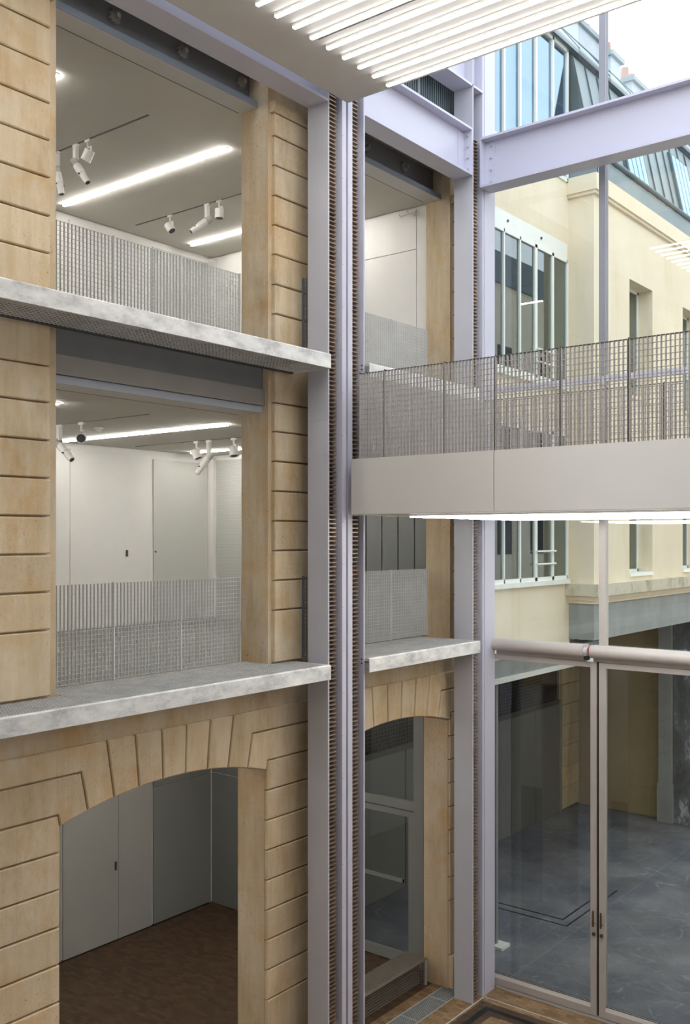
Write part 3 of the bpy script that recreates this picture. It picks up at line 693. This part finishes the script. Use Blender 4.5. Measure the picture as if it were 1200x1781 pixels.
# ------------------------------------------------------------------ courtyard: covered passage
PX = -11.8
pw = struct('wall_passage', MB().box(PX - .3, PX - .03, 14.3, 25.7, 0, 5.7), 'cream')
struct('wall_passage_end', B(PX, XF - .2, 25.4, 25.7, 0, 5.7), 'ochre')
struct('ceiling_passage', B(-14.4, -8.66, 14.9, 40, 5.5, 5.7), 'concrete')
for a, c, m_ in ((14.4, 17.0, 'paneldark'), (17.05, 19.8, 'paneldark'), (19.85, 21.6, 'paneldark'), (21.65, 22.9, 'paneldark'), (22.95, 24.2, 'paneldark')):
    obj('panel', B(PX - .03, PX, a, c, 0, 2.9), m_, pw)
obj('panel_rail', B(PX - .02, PX + .03, 14.4, 24.25, 2.9, 3.02), 'dark', pw)
obj('jamb', B(PX - .03, PX + .05, 24.2, 24.32, 0, 3.0), 'aludark', pw)
g = MB(); grid(g, (PX + .02, 14.4, 3.02), (0, 1), 9.8, 1.6, .1, .08, .03, (-1, 0)); stuff(obj('mesh_infill', g, 'dark', pw))
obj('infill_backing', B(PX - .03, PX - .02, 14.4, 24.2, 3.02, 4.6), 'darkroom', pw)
for k in range(8):
    z0 = .05 + k * .56; st = MB().box(PX - .03, PX + .06, 24.33, 25.38, z0 + .008, z0 + .552); obj('stone_block', st, 'stone2', pw)
obj('skirting', B(PX, -9.4, 25.36, 25.4, 0, .75), 'ochre', bpy.data.objects['wall_passage_end'])
pc = thing('concrete_pillar', 'square concrete pillar at the far end of the courtyard passage', 'pillar', (-9.0, 25.3, 0))
obj('shaft', B(-9.36, -9.02, 25.0, 25.4, 0, 5.5), 'concrete', pc); obj('plinth', B(-9.39, -9.0, 24.97, 25.43, 0, 1.0), 'concrete', pc)
sp = tag(obj('marble_slab', B(-9.0, -8.2, 25.1, 25.4, 0, 5.4), 'dark'), 'dark veined slab standing right of the concrete pillar', 'slab')
m, t, bb = newmat('veined_dark_slab'); t.links.new(ramp(t, noise(t, 2.2, 8, .75, stretch=(1, 1, .5)), [(.42, lin((78, 86, 92))), (.56, lin((110, 118, 124))), (.64, lin((190, 196, 200)))]), bb.inputs['Base Color']); sp.data.materials[0] = m
ep = thing('steel_post', 'slim grey steel post on a white base outside the left glass door', 'post', (-8.78, 15.6, 0))
obj('shaft', B(-8.87, -8.80, 15.56, 15.63, .04, 4.7), 'aludark', ep); obj('base_plate', B(-8.95, -8.62, 15.45, 15.75, -.01, .04), 'winwhite', ep)
for a, c in ((15.9, 16.0),): pass
mh = thing('floor_hatch', 'rectangular access hatch in the courtyard asphalt', 'hatch', (-9.2, 18.2, -.01))
obj('hatch_frame', MB().box(-10.9, -8.2, 17.2, 17.23, -.01, -.004).box(-8.23, -8.2, 17.2, 19.6, -.01, -.004).box(-10.9, -8.4, 17.45, 17.48, -.01, -.004).box(-8.43, -8.4, 17.45, 19.4, -.01, -.004), 'black', mh)

# ------------------------------------------------------------------ courtyard wing: first section with ribbon windows (wall_wing)
wg = MB()
wg.box(-9.0, XF, 18.02, 18.15, 5.2, 14.42).box(-9.0, XF, 14.9, 18.02, 5.2, 6.48).box(-9.0, XF, 14.9, 18.02, 9.42, 10.28).box(-9.0, XF, 14.9, 18.02, 13.2, 14.42)
wing = struct('wall_wing', wg, 'cream')
lt = struct('trim_6', MB().box(-8.9, XF - .02, 14.9, 19.9, 4.87, 5.2), 'concrete'); obj('lower_edge', B(-8.9, XF + .02, 14.9, 19.9, 4.78, 4.87), 'winwhite', lt)
yb = [14.9, 15.46, 16.06, 16.68, 17.38, 18.02]
def ribbon(name, z0, z1):
    wn = MB()
    wd = [.025, .02, .02, .045, .04, .03]
    for y, q in zip(yb, wd): wn.box(XF - .03, XF + .025, y - q, y + q, z0, z1)
    wn.box(XF - .03, XF + .025, yb[0], yb[-1], z0, z0 + .07).box(XF - .03, XF + .025, yb[0], yb[-1], z1 - .06, z1)
    o = struct(name, wn, 'winwhite')
    for i in range(5): obj('pane', B(XF - .015, XF - .008, yb[i] + wd[i], yb[i + 1] - wd[i + 1], z0 + .07, z1 - .06), 'winglass', o)
    obj('sill', B(XF - .03, XF + .07, yb[0], yb[-1] + .04, z0 - .09, z0), 'winwhite', o)
    for dz in (.32, .56):
        obj('guard_bar', MB().cyl((XF + .06, 16.66, z0 + dz), (XF + .06, 17.42, z0 + dz), .018, 8).box(XF, XF + .06, 16.68, 16.71, z0 + dz - .015, z0 + dz + .015).box(XF, XF + .06, 17.37, 17.40, z0 + dz - .015, z0 + dz + .015), 'winwhite', o)
    return o
ribbon('window_2', 6.55, 9.42); w3 = ribbon('window_3', 10.36, 12.88)
hd = obj('head_panel', B(XF - .03, XF + .01, 14.9, 18.03, 12.88, 13.2), 'winwhite', w3)
for y in (15.6, 16.9): obj('fixing_bolt', MB().cyl((XF + .01, y, 13.05), (XF + .03, y, 13.05), .025, 8), 'dark', w3)
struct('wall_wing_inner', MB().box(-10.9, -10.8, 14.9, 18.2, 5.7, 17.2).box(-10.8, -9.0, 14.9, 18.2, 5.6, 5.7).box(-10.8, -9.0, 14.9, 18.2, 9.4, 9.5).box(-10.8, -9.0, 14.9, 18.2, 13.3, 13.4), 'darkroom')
# glazed attic above
at = MB(); z0, z1 = 14.42, 17.08
for y in yb: at.box(XF - .04, XF + .03, y - .03, y + .03, z0, z1)
at.box(XF - .04, XF + .03, yb[0], yb[-1], z0, z0 + .08).box(XF - .04, XF + .03, yb[0], yb[-1], z1 - .08, z1)
att = struct('window_4', at, 'winwhite')
for i in range(5): obj('pane', B(XF - .02, XF - .012, yb[i] + .03, yb[i + 1] - .03, z0 + .08, z1 - .08), 'skyglass', att)
# ------------------------------------------------------------------ second section, standing proud
XS, YS = -8.07, 18.12
ww = MB(); wins = [(19.9, 21.2), (23.12, 24.42), (26.34, 27.64), (29.5, 30.8)]
zs = [(6.6, 9.42), (10.36, 12.82)]
ys = YS
for a, c in wins + [(36, 36)]:
    ww.box(-8.62, XS, ys, a, 6.05, 14.5)
    ys = c
for a, c in wins:
    ww.box(-8.55, XS, a, c, 6.05, zs[0][0]).box(-8.55, XS, a, c, zs[0][1], zs[1][0]).box(-8.55, XS, a, c, zs[1][1], 14.5)
sec = struct('wall_wing_second', ww, 'cream')
k = 5
for zi, (z0, z1) in enumerate(zs):
    for a, c in wins:
        xw = XS - .32
        f_ = MB().box(xw - .05, xw, a, a + .06, z0, z1).box(xw - .05, xw, c - .06, c, z0, z1).box(xw - .05, xw, a, c, z1 - .06, z1).box(xw - .05, xw, a, c, z0, z0 + .08).box(xw - .05, xw + .01, (a + c) / 2 - .05, (a + c) / 2 + .05, z0, z1)
        o = struct('window_%d' % k, f_, 'winwhite'); k += 1
        for y0, y1 in ((a + .06, (a + c) / 2 - .05), ((a + c) / 2 + .05, c - .06)): obj('pane', B(xw - .03, xw - .022, y0, y1, z0 + .08, z1 - .06), 'winglass', o)
        obj('sill', B(xw, XS + .03, a, c, z0 - .05, z0 + .02), 'winwhite' if zi == 0 else 'cream', o)
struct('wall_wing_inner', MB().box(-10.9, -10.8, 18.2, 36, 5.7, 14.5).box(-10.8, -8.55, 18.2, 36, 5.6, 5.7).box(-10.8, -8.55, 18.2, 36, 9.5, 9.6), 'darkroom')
co = struct('trim_7', MB().box(-8.75, XS + .16, YS - .16, 36, 6.22, 6.46), 'stained')
obj('bed_moulding', MB().box(-8.7, XS + .07, YS - .07, 36, 6.13, 6.22).box(-8.68, XS + .03, YS - .03, 36, 6.06, 6.13), 'cream', co)
struct('trim_8', MB().box(-8.66, XS, YS, 36, 5.35, 6.06), 'concrete')
ev = struct('trim_9', MB().box(-8.6, XS + .10, YS - .10, 36, 14.18, 14.5), 'cream')
obj('eave_moulding', MB().box(-8.6, XS + .06, YS - .06, 36, 14.12, 14.18), 'cream', ev)
# zinc mansard roof with dormers
rf = struct('roof', MB().prism([(XS + .06, 14.5), (XS + .06, 14.86), (XS - .05, 14.9), (-8.56, 17.0), (-10.8, 17.3), (-10.8, 14.5)], 'Y', YS + .02, 36), 'zinc')
obj('eave_band', MB().box(XS + .06, XS + .075, YS - .02, 36, 14.52, 14.86).box(-8.6, XS + .075, YS - .03, YS + .02, 14.5, 14.86), 'zinc', rf)
obj('gutter_pipe', MB().cyl((XS + .09, YS + .3, 14.93), (XS + .09, 36, 14.93), .055, 12), 'zincdark', rf, True)
def slope(z): return XS - .05 + (-8.56 - XS + .05) * (z - 14.9) / 2.1
y = YS + .02
while y < 35:
    obj('standing_seam', MB().prism([(slope(14.92) + .03, 14.92), (slope(16.98) + .03, 16.98), (slope(16.98) - .02, 16.98), (slope(14.92) - .02, 14.92)], 'Y', y, y + .025), 'zincdark', rf); y += .58
obj('side_cladding', MB().prism([(-8.58, 14.5), (XS + .06, 14.5), (XS - .05, 14.9), (-8.54, 16.98), (-8.58, 16.98)], 'Y', YS - .005, YS + .02), 'zincdark', rf)
for a, c in ((19.95, 21.15), (23.2, 24.4), (26.4, 27.6)):
    fr = MB().prism([(slope(15.05) + .06, 15.05), (slope(16.6) + .06, 16.6), (slope(16.6) - .02, 16.6), (slope(15.05) - .02, 15.05)], 'Y', a, c)
    ro = obj('roof_window', fr, 'zincdark', rf)
    for i in range(4):
        y0 = a + .05 + i * (c - a - .1) / 4; y1 = y0 + (c - a - .1) / 4 - .04
        obj('pane', MB().prism([(slope(15.1) + .075, 15.1), (slope(16.55) + .075, 16.55), (slope(16.55) + .062, 16.55), (slope(15.1) + .062, 15.1)], 'Y', y0, y1), 'skyglass', ro)
rt = struct('roof', MB().prism([(-8.5, 17.08), (-8.5, 17.2), (-9.0, 17.87), (-12, 18.4), (-12, 17.08)], 'Y', 14.9, 36), 'zinc')
for z, x in ((17.08, -8.47), ): obj('roof_edge', B(-8.52, x, 14.9, 36, 17.06, 17.12), 'zincdark', rt)
obj('ridge_roll', MB().cyl((-9.0, 14.9, 17.87), (-9.0, 36, 17.87), .025, 8), 'zincdark', rt)
y = 15.4
while y < 35: obj('standing_seam', MB().prism([(-8.5, 17.2), (-9.0, 17.87), (-9.0, 17.90), (-8.5, 17.23)], 'Y', y, y + .025), 'zincdark', rt); y += 1.5
def chimney(x, y, z, wx, wy, h, n, label):
    c = thing('chimney', label, 'chimney', (x, y, z))
    obj('stack', B(x - wx / 2, x + wx / 2, y - wy / 2, y + wy / 2, z, z + h), 'chim', c)
    obj('cap', MB().box(x - wx / 2 - .08, x + wx / 2 + .08, y - wy / 2 - .08, y + wy / 2 + .08, z + h, z + h + .12), 'zinc', c)
    for i in range(n):
        yy = y - wy / 2 + wy * (i + .5) / n; obj('chimney_pot', MB().cyl((x, yy, z + h + .12), (x, yy, z + h + .5), .12, 12, .10), 'brick', c, True)
chimney(-10.3, 21.9, 18.0, .6, 2.0, 1.5, 4, 'wide pale chimney with a row of pots left of the glass-wall mullion')
chimney(-10.3, 23.9, 18.0, .5, .6, 1.55, 1, 'narrow chimney just right of the glass-wall mullion')
chimney(-10.3, 25.3, 18.0, .6, .9, 1.35, 2, 'chimney with two short pots above the long beam')

# ------------------------------------------------------------------ wing across the courtyard (seen only in window reflections)
ow = struct('wall_opposite', MB().box(5.0, 5.6, 15, 60, 0, 19), 'cream'); 
for z0, z1 in ((6.6, 9.2), (10.4, 12.7), (13.9, 16.2)):
    for i in range(10): obj('window', B(4.97, 5.0, 17 + i * 3.2, 18.3 + i * 3.2, z0, z1), 'darkroom', ow)
struct('roof', MB().prism([(4.9, 19), (5.9, 21), (9, 21), (9, 19)], 'Y', 15, 60), 'zincdark')
